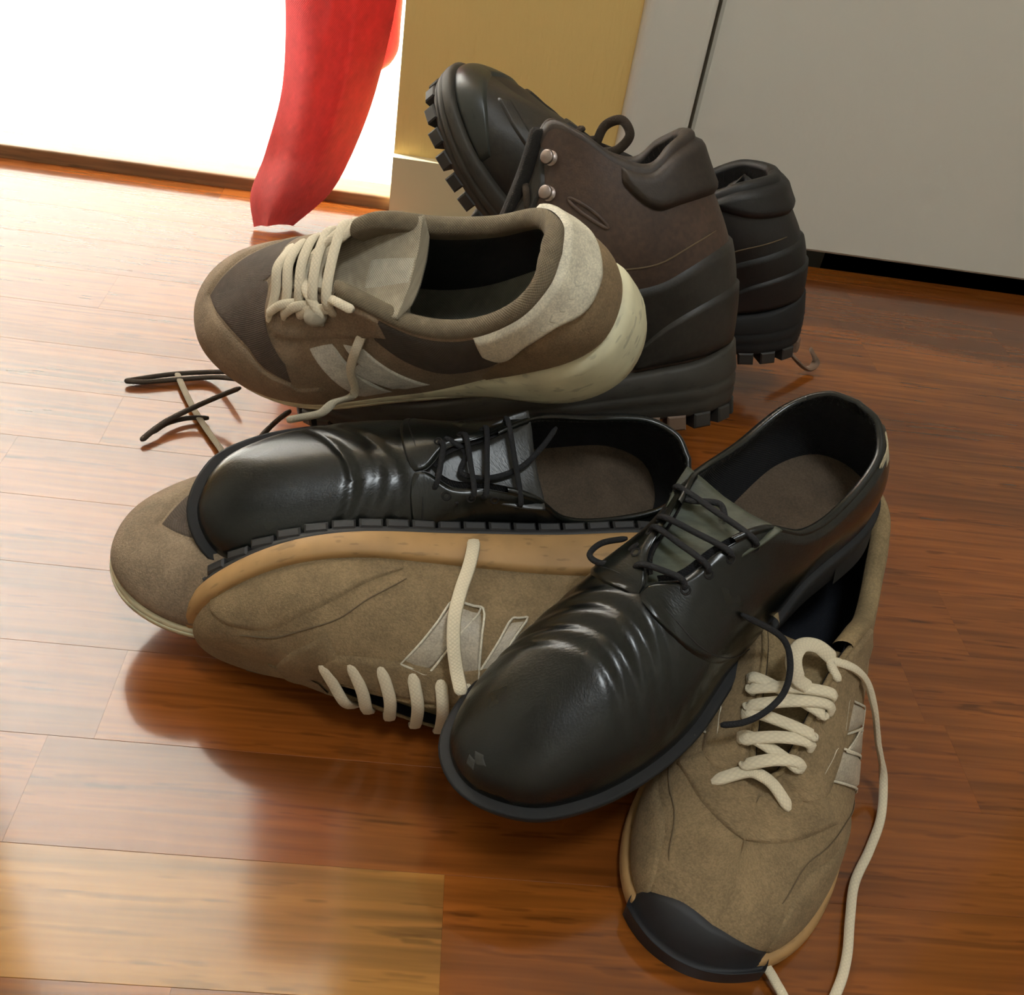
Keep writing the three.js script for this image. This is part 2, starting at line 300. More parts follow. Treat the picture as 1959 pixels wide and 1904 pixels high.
// raised panel between two v-curves from t0 to t1, rounded to the surface at its rim
function panelGeo(k, t0, t1, lo, hi, { th = 0.0012, nt = 48, nv = 14, rim = 0.0016, lift = 0, topRim = true } = {}) {
  const len = k.at(t0, 0.5).distanceTo(k.at((t0 + t1) / 2, 0.5)) + k.at((t0 + t1) / 2, 0.5).distanceTo(k.at(t1, 0.5));
  return grid((u, w) => {
    const t = lerp(t0, t1, u), a = lo(u), b = hi(u), v = lerp(a, b, w);
    const hgt = k.at(t, a).distanceTo(k.at(t, b));
    const e = Math.min(u * len, (1 - u) * len, w * hgt, topRim ? (1 - w) * hgt : 1);
    return k.at(t, v, e <= 1e-6 ? -0.0006 + lift : lift + th * Math.sqrt(clamp(e / rim, 0, 1)));
  }, nt, nv, { flip: k.hand < 0 });
}
// raised patch over a four-cornered piece of the surface; corners [t, v]
function quadGeo(k, c, { th = 0.001, nu = 12, nv = 8, rim = 0.0012, lift = 0 } = {}) {
  const P = c.map(([t, v]) => k.at(t, v)), wU = P[0].distanceTo(P[1]), wV = P[0].distanceTo(P[3]);
  return grid((u, w) => {
    const t = lerp(lerp(c[0][0], c[1][0], u), lerp(c[3][0], c[2][0], u), w), v = lerp(lerp(c[0][1], c[1][1], u), lerp(c[3][1], c[2][1], u), w);
    const e = Math.min(u * wU, (1 - u) * wU, w * wV, (1 - w) * wV);
    return k.at(t, v, e <= 1e-6 ? -0.0006 + lift : lift + th * Math.sqrt(clamp(e / rim, 0, 1)));
  }, nu, nv, { flip: k.hand < 0 });
}
// line on the surface
const onShoe = (k, tv, off = 0.001) => tv.map(([t, v, o]) => k.at(t, v, o ?? off));
function seamGeo(k, tv, w = 0.0012, off = 0.0002) {
  const c = new THREE.CatmullRomCurve3(tv.map(([t, v]) => V(t, v, 0))), n = Math.max(12, tv.length * 6), pts = [];
  for (let i = 0; i <= n; i++) { const p = c.getPoint(i / n); pts.push(k.at(p.x, p.y, off)); }
  return cord(pts, w, w * 0.8, { n, k: 6, nrm: k.normal(tv[0][0], tv[0][1]) });
}
// lining: rolls over the top edge and goes down inside to the footbed; from t = ta (inner side, negative) to tb
function liningGeo(k, a, { roll = () => 0.003, foot = 0.006, nt = 90, wall = 0.006, from = 0, to = 13, u0 = 0, u1 = 1 } = {}) {
  const K = 13, arc = 7;
  return grid((u, w) => {
    const t = lerp(-a / 2, a / 2, lerp(u0, u1, u)), T = k.at(t, 1), N = k.outN(t), r = roll(Math.abs(t) * 2), j = lerp(from, to, w);
    const f = k.flat(t), B = V(f.x, k.soleTop(f.x) + foot, f.z).addScaledVector(N, -wall);
    const c = T.clone().addScaledVector(N, -r);
    if (j <= arc) { const ang = Math.PI * j / arc; return c.addScaledVector(N, r * Math.cos(ang)).add(V(0, r * Math.sin(ang) * 0.9, 0)); }
    const q = (j - arc) / (K - arc), I = c.addScaledVector(N, -r);
    const p = I.lerp(B, q); p.addScaledVector(N, 0.006 * Math.sin(Math.PI * q)); return p;
  }, nt, to - from, { flip: k.hand < 0 });
}
// footbed between the two inner walls
function footbedGeo(k, { inset = 0.004, rise = 0.006, x0 = 0, dish = 0.003, n = 50 } = {}) {
  return grid((u, w) => {
    const a = lerp(0.0, 0.96, u), o1 = k.flat(a / 2), o2 = k.flat(1 - a / 2);
    const p = o1.clone().addScaledVector(k.outN(a / 2), -inset), q = o2.clone().addScaledVector(k.outN(1 - a / 2), -inset);
    const r = p.lerp(q, w); r.y = k.soleTop(r.x) + rise - dish * Math.sin(Math.PI * w); return r;
  }, n, 12, { flip: k.hand > 0 });
}
// sole wall: profile rows [outward, height fraction 0 bottom .. 1 top of sole] round the outline, with bottom face
function soleGeo(k, rows, { nt = 160, drop = 0, bottom = true, wob } = {}) {
  const K = rows.length - 1;
  const P = (t, j) => { const f = k.flat(t), N = k.outN(t), lo = k.bottomY(f.x) + drop, hi = k.soleTop(f.x), r = rows[j]; const x = typeof r[0] === 'function' ? r[0](t) : r[0]; let h = typeof r[1] === 'function' ? r[1](t) : r[1]; const p = f.addScaledVector(N, x); p.y = lerp(lo, hi, h) + (r[2] || 0); if (wob) wob(p, t, j); return p; };
  const parts = [grid((u, w) => P(u, Math.round(w * K)), nt, K, { closed: true, flip: k.hand < 0 })];
  if (bottom) parts.push(grid((u, w) => { const a = u / 2; return P(a, 0).lerp(P(1 - a, 0), w); }, nt / 2, 8, { flip: k.hand < 0 }));
  return mergeGeometries(parts);
}
// block on the sole's rim at outline position t (tread lug)
function lugGeo(k, t, w, h, d, drop, out = 0.001) {
  const f = k.flat(t), N = k.outN(t), g = roundBox(w, h, d, 0.0012);
  const X = V(0, 1, 0).cross(N).normalize();
  const m = new THREE.Matrix4().makeBasis(X, V(0, 1, 0), N); const p = f.addScaledVector(N, out - d / 2); p.y = k.bottomY(f.x) + drop; m.setPosition(p);
  g.applyMatrix4(m); return g;
}
// tongue: centre line [[x, y, z, half width, arch], ...], thickness th
function tongueGeo(line, th = 0.006, n = 26) {
  const s = spl(line.map((l, i) => [i / (line.length - 1), ...l]));
  const K = 18;
  return grid((u, w) => {
    const e = u, [x, y, z, hw, arch] = s(e), a = s(Math.max(0, e - 0.01)), b = s(Math.min(1, e + 0.01));
    const T = V(b[0] - a[0], b[1] - a[1], b[2] - a[2]).normalize(), N = V(-T.y, T.x, 0).normalize();
    const ang = w * Math.PI * 2, c = Math.cos(ang), q = Math.sin(ang), endf = Math.sqrt(clamp(Math.min((1 - u) * 26, u * 26 + 0.3), 0.02, 1));
    const zz = Math.sign(c) * Math.pow(Math.abs(c), 0.6) * hw * (0.6 + 0.4 * endf), yy = Math.sign(q) * Math.pow(Math.abs(q), 0.7) * th / 2 * endf - arch * (zz / hw) * (zz / hw);
    return V(x, y, z + zz).addScaledVector(N, yy);
  }, n, K, {});
}
function place(g, [x, y, z], [yaw, pitch, roll], s = 1) {
  const m = new THREE.Matrix4().makeRotationY(yaw * RAD).multiply(new THREE.Matrix4().makeRotationZ(pitch * RAD)).multiply(new THREE.Matrix4().makeRotationX(roll * RAD));
  g.quaternion.setFromRotationMatrix(m); g.position.set(x, y, z); g.scale.setScalar(s); return g;
}
const OUT_SNEAKER = [[0, 0], [0.022, 0.07], [0.1, 0.113], [0.3, 0.118], [0.5, 0.142], [0.68, 0.17], [0.8, 0.162], [0.9, 0.127], [0.965, 0.074], [1.0, -0.012], [0.985, -0.085], [0.93, -0.138], [0.83, -0.166], [0.7, -0.16], [0.5, -0.118], [0.3, -0.106], [0.1, -0.11], [0.022, -0.07]];
const OUT_DERBY = [[0, 0], [0.02, 0.065], [0.1, 0.107], [0.3, 0.108], [0.5, 0.128], [0.66, 0.158], [0.78, 0.152], [0.88, 0.126], [0.955, 0.082], [1.0, -0.006], [0.98, -0.078], [0.92, -0.122], [0.82, -0.148], [0.68, -0.15], [0.5, -0.112], [0.3, -0.1], [0.1, -0.105], [0.02, -0.065]];
const shoes = {};
// ------------------------------------------------------------------ shoe materials and shapes
const RGB = (r, g, b) => new THREE.Color().setRGB(r, g, b);
const M = {
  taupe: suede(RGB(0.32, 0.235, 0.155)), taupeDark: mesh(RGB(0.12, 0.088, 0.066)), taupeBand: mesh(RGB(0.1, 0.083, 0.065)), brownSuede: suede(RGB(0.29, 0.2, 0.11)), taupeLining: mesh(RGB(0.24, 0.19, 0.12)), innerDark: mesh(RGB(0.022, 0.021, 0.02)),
  greyInsole: mesh(RGB(0.26, 0.25, 0.19)), creamRubber: rubber(RGB(0.8, 0.76, 0.55)), creamLeather: leather(RGB(0.8, 0.74, 0.59), { roughness: 0.6, map: scaled(napMap, 16, 16) }), creamLace: laceMat(RGB(0.68, 0.6, 0.45)), tongueCream: mesh(RGB(0.5, 0.43, 0.31)), labelWhite: mesh(RGB(0.62, 0.57, 0.45)),
  stripe: leather(RGB(0.88, 0.86, 0.78), { roughness: 0.5, map: scaled(napMap, 16, 16) }), stitch: std({ color: RGB(0.13, 0.09, 0.05), roughness: 0.9 }),
  black: leather(RGB(0.008, 0.01, 0.0085), { specularIntensity: 0.5, clearcoat: 0.4, clearcoatRoughness: 0.2, roughness: 0.38, roughnessMap: scaled(leatherRough, 5, 5) }), blackPlain: leather(RGB(0.009, 0.009, 0.01), { roughness: 0.5 }), blackLining: mesh(RGB(0.008, 0.008, 0.01)), brownInsole: suede(RGB(0.125, 0.088, 0.058)), blackRubber: rubber(RGB(0.008, 0.008, 0.009), { roughness: 0.75 }), blackLace: laceMat(RGB(0.01, 0.01, 0.012)),
  wornTongue: leather(RGB(0.1, 0.115, 0.08), { roughness: 0.55 }), wornEdge: suede(RGB(0.5, 0.42, 0.28)), greyTongue: leather(RGB(0.07, 0.075, 0.08), { roughness: 0.35 }),
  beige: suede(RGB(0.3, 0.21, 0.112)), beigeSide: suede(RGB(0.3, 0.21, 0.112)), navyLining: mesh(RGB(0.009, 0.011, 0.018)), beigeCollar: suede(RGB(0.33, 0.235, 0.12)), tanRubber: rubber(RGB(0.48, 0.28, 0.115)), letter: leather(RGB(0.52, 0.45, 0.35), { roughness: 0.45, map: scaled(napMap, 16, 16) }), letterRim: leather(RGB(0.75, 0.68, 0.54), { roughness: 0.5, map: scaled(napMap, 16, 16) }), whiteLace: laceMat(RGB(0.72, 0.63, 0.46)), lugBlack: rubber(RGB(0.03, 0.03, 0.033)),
  scuffed: leather(RGB(0.05, 0.054, 0.048), { roughness: 0.7 }), greyStrand: laceMat(RGB(0.3, 0.25, 0.18)),
  navyRubber: rubber(RGB(0.012, 0.013, 0.018)),
  bootBrown: leather(RGB(0.1, 0.055, 0.036), { roughness: 0.55 }), bootShade: leather(RGB(0.012, 0.01, 0.01), { roughness: 0.55 }), bootOlive: leather(RGB(0.034, 0.029, 0.023), { roughness: 0.5 }), bootPad: leather(RGB(0.05, 0.034, 0.025), { roughness: 0.6 }), bootDark: mesh(RGB(0.02, 0.016, 0.013)), bootSole: rubber(RGB(0.042, 0.037, 0.03)), bootLug: rubber(RGB(0.03, 0.027, 0.024)), bootLugDusty: rubber(RGB(0.2, 0.125, 0.085)), metal: std({ color: RGB(0.3, 0.25, 0.23), metalness: 1, roughness: 0.4 }), bootLace: laceMat(RGB(0.045, 0.03, 0.018)), bootRand: rubber(RGB(0.03, 0.034, 0.03), { roughness: 0.35 }),
};
const RUNNER = {
  L: 0.305, outline: OUT_SNEAKER, toe: 9,
  bottom: [[0, 0.004], [0.03, 0], [0.2, 0], [0.25, 0.004], [0.305, 0.018]],
  sole: [[0, 0.042], [0.035, 0.04], [0.07, 0.027], [0.105, 0.013], [0.14, 0.006], [0.26, 0.0045], [0.305, 0.006]],
  top: [[0, 0.016, 0.102, 0, 1], [0.07, 0.02, 0.1, 0.018, 1], [0.15, 0.037, 0.092, 0.033, 1], [0.26, 0.072, 0.078, 0.038, 1], [0.36, 0.104, 0.08, 0.037, 1], [0.45, 0.134, 0.097, 0.03, 0.9],
    [0.55, 0.158, 0.094, 0.021, 0.5], [0.64, 0.182, 0.086, 0.015, 0.2], [0.71, 0.201, 0.079, 0.01, 0.05], [0.76, 0.212, 0.075, 0, 0], [0.88, 0.238, 0.066, 0, 0], [1, 0.26, 0.057, 0, 0]],
};
const CRUSHED = { ...RUNNER, top: RUNNER.top.map(([a, x, y, z, m]) => [a, x, a < 0.4 ? 0.058 + 0.04 * a : a < 0.6 ? Math.min(y, 0.082) : y, z, m]) };
const LETTER = {
  ...RUNNER, sole: [[0, 0.03], [0.1, 0.025], [0.2, 0.016], [0.305, 0.012]], c1: 0.6,
  top: [[0, 0.016, 0.102, 0, 1], [0.07, 0.02, 0.1, 0.018, 1], [0.15, 0.037, 0.092, 0.033, 1], [0.26, 0.072, 0.078, 0.038, 1], [0.36, 0.108, 0.08, 0.037, 1], [0.45, 0.136, 0.097, 0.03, 0.9],
    [0.56, 0.166, 0.094, 0.02, 0.5], [0.68, 0.2, 0.082, 0.014, 0.2], [0.76, 0.222, 0.073, 0.009, 0.05], [0.8, 0.231, 0.069, 0, 0], [0.9, 0.247, 0.063, 0, 0], [1, 0.26, 0.057, 0, 0]],
};
const groove = (x, c, w, d) => -d * Math.exp(-(((x - c) / w) ** 2));
const DERBY = {
  L: 0.305, outline: OUT_DERBY, toe: 9, lean: 0.1,
  bottom: [[0, 0], [0.08, 0], [0.2, 0], [0.25, 0.003], [0.305, 0.012]],
  sole: [[0, 0.026], [0.09, 0.024], [0.12, 0.015], [0.2, 0.01], [0.305, 0.009]],
  top: [[0, 0.008, 0.086, 0, 1], [0.07, 0.013, 0.085, 0.018, 1], [0.15, 0.031, 0.078, 0.032, 1], [0.26, 0.068, 0.07, 0.036, 1], [0.36, 0.1, 0.075, 0.035, 1], [0.44, 0.124, 0.09, 0.026, 0.9],
    [0.53, 0.149, 0.087, 0.017, 0.5], [0.61, 0.17, 0.08, 0.012, 0.2], [0.67, 0.185, 0.075, 0, 0], [0.83, 0.228, 0.061, 0, 0], [1, 0.265, 0.05, 0, 0]],
};
const BOOT = {
  L: 0.315, outline: OUT_SNEAKER, toe: 9, lean: 0.1,
  bottom: [[0, 0.002], [0.03, 0], [0.2, 0], [0.25, 0.004], [0.315, 0.02]],
  sole: [[0, 0.04], [0.05, 0.037], [0.1, 0.032], [0.2, 0.028], [0.27, 0.024], [0.315, 0.02]],
  top: [[0, 0.022, 0.19, 0, 1], [0.07, 0.027, 0.189, 0.02, 1], [0.13, 0.043, 0.182, 0.036, 1], [0.2, 0.06, 0.171, 0.043, 1], [0.28, 0.082, 0.178, 0.043, 1], [0.36, 0.104, 0.194, 0.036, 1], [0.43, 0.124, 0.2, 0.022, 1], [0.52, 0.142, 0.162, 0.02, 0.8],
    [0.62, 0.178, 0.118, 0.016, 0.4], [0.72, 0.212, 0.092, 0.011, 0.1], [0.78, 0.23, 0.083, 0, 0], [0.9, 0.25, 0.075, 0, 0], [1, 0.268, 0.066, 0, 0]],
};
const LOW = {
  ...BOOT, top: [[0, 0.016, 0.11, 0, 1], [0.07, 0.02, 0.108, 0.018, 1], [0.15, 0.037, 0.1, 0.033, 1], [0.26, 0.072, 0.088, 0.038, 1], [0.36, 0.108, 0.09, 0.037, 1], [0.45, 0.138, 0.11, 0.03, 0.9],
    [0.56, 0.168, 0.107, 0.02, 0.5], [0.68, 0.205, 0.094, 0.014, 0.2], [0.76, 0.226, 0.086, 0.009, 0.05], [0.8, 0.236, 0.082, 0, 0], [0.9, 0.252, 0.076, 0, 0], [1, 0.268, 0.068, 0, 0]],
};
const SLUMP = { ...BOOT, top: BOOT.top.map(([a, x, y, z, m]) => [a, x, a < 0.6 ? Math.min(y, lerp(0.15, 0.112, sstep(0.15, 0.55, a))) : y, z, m]) };
const curveOf = (...pairs) => { const s = spl(pairs); return (u) => s(u)[0]; };
// a lace going over the throat from one side's edge to the other's
function laceRow(k, t1, v1, t2, v2, w, th, lift = 0.003) {
  const a = k.at(t1, v1, 0.0008), b = k.at(t1, 0.97, 0.0035), e = k.at(t2, 0.97, 0.0035), f = k.at(t2, v2, 0.0008), m = b.clone().lerp(e, 0.5); m.y += lift;
  return cord([a, b, m, e, f], w, th, { nrm: V(0, 1, 0), seg: 6 });
}
// patch lying on a tongue's upper face
function tonguePatch(line, u0, u1, s0, s1, off, th, nu = 14, nv = 8) {
  const s = spl(line.map((l, i) => [i / (line.length - 1), ...l]));
  return grid((u, w) => {
    const e = lerp(u0, u1, u), [x, y, z, hw, arch] = s(e), a = s(Math.max(0, e - 0.01)), b = s(Math.min(1, e + 0.01));
    const T = V(b[0] - a[0], b[1] - a[1], b[2] - a[2]).normalize(), N = V(T.y, -T.x, 0).normalize(); if (N.y < 0) N.negate();
    const zz = lerp(s0, s1, w), rim = Math.min(u, 1 - u, w, 1 - w);
    return V(x, y, z + zz * hw).addScaledVector(N, off + (rim < 1e-6 ? -0.001 : th * (typeof th === 'number' ? 1 : 1)) - arch * zz * zz);
  }, nu, nv);
}
function addLaces(g, geos, mat, name = 'lace') { return add(name, mergeGeometries(geos), mat, g); }
function localPts(g, list) { g.updateMatrixWorld(true); return list.map((p) => g.worldToLocal(V(...p))); }
const STRIPES = [[[0.302, 0.57], [0.274, 0.61], [0.238, 0.05], [0.272, 0.03]], [[0.264, 0.61], [0.238, 0.6], [0.196, 0.1], [0.226, 0.07]], [[0.264, 0.36], [0.246, 0.46], [0.208, 0.14], [0.232, 0.1]]];
// ------------------------------------------------------------------ the taupe sneakers
function runner(hand, name, label, pose, crushed) {
  const g = thing(name, label, 'sneaker', 'taupe sneakers'), k = Last({ ...(crushed ? CRUSHED : RUNNER), hand });
  place(g, ...pose); Object.assign(g, { k });
  const up = add('upper', upperGeo(k), M.taupe, g);
  const meshLo = curveOf([0, 0.27], [0.08, 0.38], [0.15, 0.5], [0.3, 0.64], [0.44, 0.69], [0.56, 0.69], [0.7, 0.64], [0.85, 0.5], [1, 0.3]);
  const meshHi = curveOf([0, 0.41], [0.04, 0.56], [0.09, 0.74], [0.14, 0.9], [0.19, 0.985], [0.3, 1], [0.7, 1], [0.81, 0.985], [0.86, 0.9], [0.93, 0.74], [1, 0.42]);
  add('vamp_mesh', panelGeo(k, 0.327, 0.673, meshLo, meshHi, { th: 0.0005, nt: 90, nv: 18, topRim: false }), M.taupeDark, up);
  add('toe_guard', panelGeo(k, 0.3, 0.7, () => 0.03, (u) => meshLo(clamp((u - 0.0675) / 0.865, 0, 1)) - (u < 0.07 || u > 0.93 ? 0.04 : 0), { th: 0.0014, nt: 90, nv: 14 }), M.taupe, up);
  if (!crushed) {
    for (const s of [1, -1]) {
      const f = (a) => (s > 0 ? a : 1 - a);
      add('eyestay', panelGeo(k, f(0.205), f(0.378), curveOf([0, 0.8], [0.2, 0.66], [0.5, 0.6], [0.75, 0.62], [0.88, 0.74], [0.96, 0.9], [1, 0.97]), () => 1, { th: 0.0016, nt: 50, nv: 10 }), M.taupe, up);
      add('collar_band', panelGeo(k, f(0.1), f(0.222), curveOf([0, 0.5], [0.25, 0.3], [0.55, 0.28], [0.8, 0.5], [1, 0.74]), () => 0.99, { th: 0.001, nt: 40, nv: 12 }), M.taupeBand, up);
      const q = (c) => quadGeo(k, c.map(([t, v]) => [f(t), v]), { th: 0.0012, nu: 16, nv: 8 });
      for (const c of STRIPES) add('side_stripe', q(c), M.stripe, up);
    }
    add('heel_counter', panelGeo(k, -0.15, 0.15, () => 0.02, curveOf([0, 0.06], [0.15, 0.45], [0.35, 0.7], [0.65, 0.7], [0.85, 0.45], [1, 0.06]), { th: 0.0012, nt: 60, nv: 12 }), M.brownSuede, up);
    const patch = add('heel_patch', panelGeo(k, -0.085, 0.122, curveOf([0, 0.84], [0.15, 0.66], [0.35, 0.5], [0.45, 0.47], [0.55, 0.5], [0.66, 0.63], [0.78, 0.64], [0.92, 0.5], [1, 0.74]), () => 1, { th: 0.003, nt: 70, nv: 16, rim: 0.003, lift: 0.0012 }), M.creamLeather, up);
    for (let i = 0; i < 5; i++) add('embossed_mark', seamGeo(k, [[0.016 + i * 0.0105, 0.72], [0.019 + i * 0.0105, 0.78], [0.015 + i * 0.0105, 0.83]], 0.0016, 0.0037), M.creamLeather, patch);
    // tongue with a ribbed top and a woven label
    const line = [[0.205, 0.066, 0, 0.011, 0.001], [0.185, 0.071, 0, 0.018, 0.002], [0.16, 0.076, 0, 0.026, 0.004], [0.132, 0.08, 0, 0.032, 0.006], [0.106, 0.081, 0, 0.033, 0.008]];
    const tg = add('tongue', tongueGeo(line, 0.008), M.tongueCream, g);
    add('label', tonguePatch(line, 0.66, 0.97, -0.75, 0.35, 0.004, 0.0014), M.labelWhite, tg);
    for (let i = 0; i < 8; i++) add('rib', tonguePatch(line, 0.72, 0.95, 0.42 + i * 0.06, 0.455 + i * 0.06, 0.004, 0.0012, 6, 2), M.labelWhite, tg);
    const rows = [[0.352, 0.352], [0.331, 0.336], [0.31, 0.314], [0.288, 0.292], [0.264, 0.27]];
    for (const [i, [a, b]] of rows.entries()) add('lace', laceRow(k, a, 0.74 + 0.02 * i, 1 - b, 0.8, 0.0068, 0.0036, 0.0045), M.creamLace, g);
    for (const [a, b] of [[0.352, 0.31], [0.331, 0.288], [0.31, 0.264]]) add('lace', cord([k.at(a, 0.8, 0.003), k.at((a + b) / 2, 0.87, 0.0055), k.at(b, 0.9, 0.003)], 0.006, 0.0032, { nrm: k.normal(a, 0.8) }), M.creamLace, g);
  }
  add('collar', liningGeo(k, 0.5, { roll: () => (crushed ? 0.004 : 0.0058), from: 0, to: 8 }), M.taupeLining, g);
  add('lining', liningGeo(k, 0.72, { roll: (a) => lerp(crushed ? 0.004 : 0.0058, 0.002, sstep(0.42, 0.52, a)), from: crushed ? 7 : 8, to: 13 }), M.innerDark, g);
  if (!crushed) add('throat_edge', mergeGeometries([0, 1].map((s) => liningGeo(k, 0.76, { roll: () => 0.0018, from: 0, to: 8, u0: s ? 0.835 : 0, u1: s ? 1 : 0.165, nt: 24 }))), M.taupeLining, g);
  add('insole', footbedGeo(k), M.greyInsole, g);
  const sole = add('midsole', soleGeo(k, [[0.001, 0], [0.006, 0.1], [0.0078, 0.34], [0.0066, 0.4], [0.0078, 0.46], [0.0066, 0.85], [0.0035, 1], [-0.004, 1.02]].map(([o, h]) => [(t) => o * lerp(1, 0.2, sstep(0.1, 0.22, Math.min(t, 1 - t))), h])), M.creamRubber, g);
  add('outsole', soleGeo(k, [[-0.001, 0], [0.0015, 0.1], [0.002, 0.9], [0.001, 1]].map(([o, h]) => [o, 0, -0.003 + 0.0035 * h]), {}), M.creamRubber, sole);
  return g;
}
const A = runner(-1, 'taupe_sneaker', 'taupe suede sneaker with cream laces and cream heel, on top of the pile', [[0.0463, 0.1796, 0.0794], [156.9, -17.5, -39.7], 0.966]);
const C = runner(1, 'taupe_sneaker', 'taupe suede sneaker buried under a black shoe, only its rounded toe sticking out', [[0.0362, 0.0053, 0.0545], [-158.1, 5.7, -9.4], 0.966], true);
// lace ends of the upper sneaker
add('loose_lace', cord([A.k.at(0.232, 0.74, -0.001), A.k.at(0.24, 0.62, 0.004), A.k.at(0.256, 0.42, 0.005), A.k.at(0.268, 0.2, 0.006), ...localPts(A, [[-0.1248, 0.1180, 0.0835], [-0.1310, 0.1120, 0.0858], [-0.1414, 0.1080, 0.0864], [-0.1508, 0.1060, 0.0887]])], 0.0058, 0.003, { seg: 8, nrm: A.k.normal(0.25, 0.5) }), M.creamLace, A);
add('loose_lace', cord([A.k.at(0.745, 0.97, 0.003), V(0.15, 0.098, 0.018), V(0.162, 0.095, 0.008), V(0.17, 0.09, -0.004), V(0.166, 0.089, -0.014), V(0.156, 0.093, -0.022), V(0.144, 0.1, -0.029), V(0.132, 0.1, -0.034)], 0.0056, 0.0032, { seg: 8 }), M.creamLace, A);
add('loose_lace', cord([A.k.at(0.735, 0.97, 0.003), V(0.16, 0.098, 0.014), V(0.174, 0.092, 0.006), V(0.18, 0.089, -0.004), V(0.174, 0.092, -0.016), A.k.at(0.276, 0.86, 0.006), A.k.at(0.28, 0.74, 0.002)], 0.0056, 0.0034, { seg: 8 }), M.creamLace, A);
add('lace_knot', (() => { const b = new THREE.SphereGeometry(0.0065, 18, 12); b.scale(1.15, 0.8, 1); const p = A.k.at(0.283, 0.82, 0.005); b.translate(p.x, p.y, p.z); return b; })(), M.creamLace, A);

// ------------------------------------------------------------------ the black leather lace-ups
function derby(hand, name, label, pose, crease, tongueMat) {
  const g = thing(name, label, 'dress shoe', 'black leather lace-up shoes');
  const disp = (p, t, v) => { const edge = sstep(0.12, 0.4, v), bend = p.x - 0.55 * Math.abs(p.z) * Math.abs(p.z) / 0.05; let d = 0; for (const [c, w, h, tilt] of crease) d += groove(bend + tilt * p.z * hand, c, w, h); return d * edge; };
  const k = Last({ ...DERBY, hand, disp }); place(g, ...pose); Object.assign(g, { k });
  const up = add('upper', upperGeo(k, 240, 34), M.black, g);
  for (const s of [1, -1]) {
    const f = (a) => (s > 0 ? a : 1 - a);
    const q = add('quarter', panelGeo(k, f(0.03), f(0.345), curveOf([0, 0.02], [0.4, 0.02], [0.62, 0.05], [0.78, 0.24], [0.9, 0.52], [0.97, 0.8], [1, 0.97]), () => 1, { th: 0.0017, nt: 70, nv: 18 }), M.black, up);
    add('stitching', seamGeo(k, [[f(0.232), 0.06], [f(0.268), 0.24], [f(0.305), 0.52], [f(0.325), 0.82]], 0.0009, 0.0016), M.blackPlain, q);
    for (let i = 0; i < 4; i++) { const e = new THREE.TorusGeometry(0.0022, 0.0007, 6, 14), t = f(0.235 + i * 0.024), p = k.at(t, 0.9, 0.0016), n = k.normal(t, 0.9); e.applyQuaternion(new THREE.Quaternion().setFromUnitVectors(V(0, 0, 1), n)); e.translate(p.x, p.y, p.z); add('eyelet', e, M.blackPlain, q); }
  }
  const line = [[0.183, 0.066, 0, 0.008, 0.001], [0.168, 0.071, 0, 0.014, 0.002], [0.148, 0.076, 0, 0.022, 0.004], [0.13, 0.08, 0, 0.029, 0.007], [0.116, 0.082, 0, 0.032, 0.009]];
  add('tongue', tongueGeo(line, 0.005), tongueMat, g);
  for (let i = 0; i < 4; i++) { const t = 0.235 + i * 0.024; add('lace', laceRow(k, t, 0.9, 1 - t - (i % 2 ? 0.012 : 0), 0.9, 0.0034, 0.0026, 0.0015), M.blackLace, g); }
  add('collar', liningGeo(k, 0.5, { roll: () => 0.0022, wall: 0.004, from: 0, to: 8 }), M.black, g);
  add('lining', liningGeo(k, 0.64, { roll: () => 0.0022, wall: 0.004, from: 6, to: 13 }), M.blackLining, g);
  add('insole', footbedGeo(k), M.brownInsole, g);
  add('sole', soleGeo(k, [[0.001, 0], [0.0035, 0.1], [0.0045, 0.55], [0.0055, 0.8], [0.0062, 0.98], [0.0048, 1.08], [-0.004, 1.1]]), M.blackRubber, g);
  add('heel_block', grid((u, w) => { const tt = lerp(-0.115, 0.115, u), f = k.flat(tt), N = k.outN(tt), p = f.addScaledVector(N, 0.0045 + 0.001 * (1 - w)); p.y = k.bottomY(p.x) + 0.001 + 0.017 * w; return p; }, 40, 4, { flip: hand < 0 }), M.blackRubber, g);
  return g;
}
const E = derby(1, 'black_leather_shoe', 'black leather lace-up shoe lying under the taupe sneaker with its laces undone', [[0.0755, 0.0515, 0.0552], [-160.2, 5.1, -34.4], 0.935], [[0.224, 0.0022, 0.0022, 0.05], [0.209, 0.004, 0.0012, 0.15], [0.199, 0.003, 0.0012, -0.1]], M.greyTongue);
const F = derby(-1, 'black_leather_shoe', 'black leather lace-up shoe with creased shiny toe, propped across the beige sneakers', [[0.1819, 0.1102, 0.1084], [-137.8, -14.7, -0.2], 0.955], [[0.226, 0.0026, 0.0014, 0.1], [0.215, 0.003, 0.0018, 0.1], [0.201, 0.0035, 0.0022, 0.05], [0.189, 0.0035, 0.0018, 0]], M.wornTongue);
// frayed rim of the lower shoe's collar
add('worn_rim', mergeGeometries([0, 1, 2, 3, 4].map((i) => cord([F.k.at(0.045 + 0.001 * i, 0.99 - 0.035 * i, 0.001), F.k.at(0.062, 0.995 - 0.035 * i, 0.0016), F.k.at(0.082 - 0.002 * i, 0.985 - 0.035 * i, 0.001)], 0.0011, 0.0009, { nrm: V(0, 1, 0) }))), M.wornEdge, F);
add('scuff', mergeGeometries([[[0.492, 0.4], [0.502, 0.36], [0.512, 0.44], [0.502, 0.5]], [[0.5, 0.3], [0.509, 0.28], [0.513, 0.38], [0.504, 0.4]]].map((c) => quadGeo(F.k, c, { th: 0.0003, lift: 0.0001, rim: 0.004 }))), M.scuffed, F);
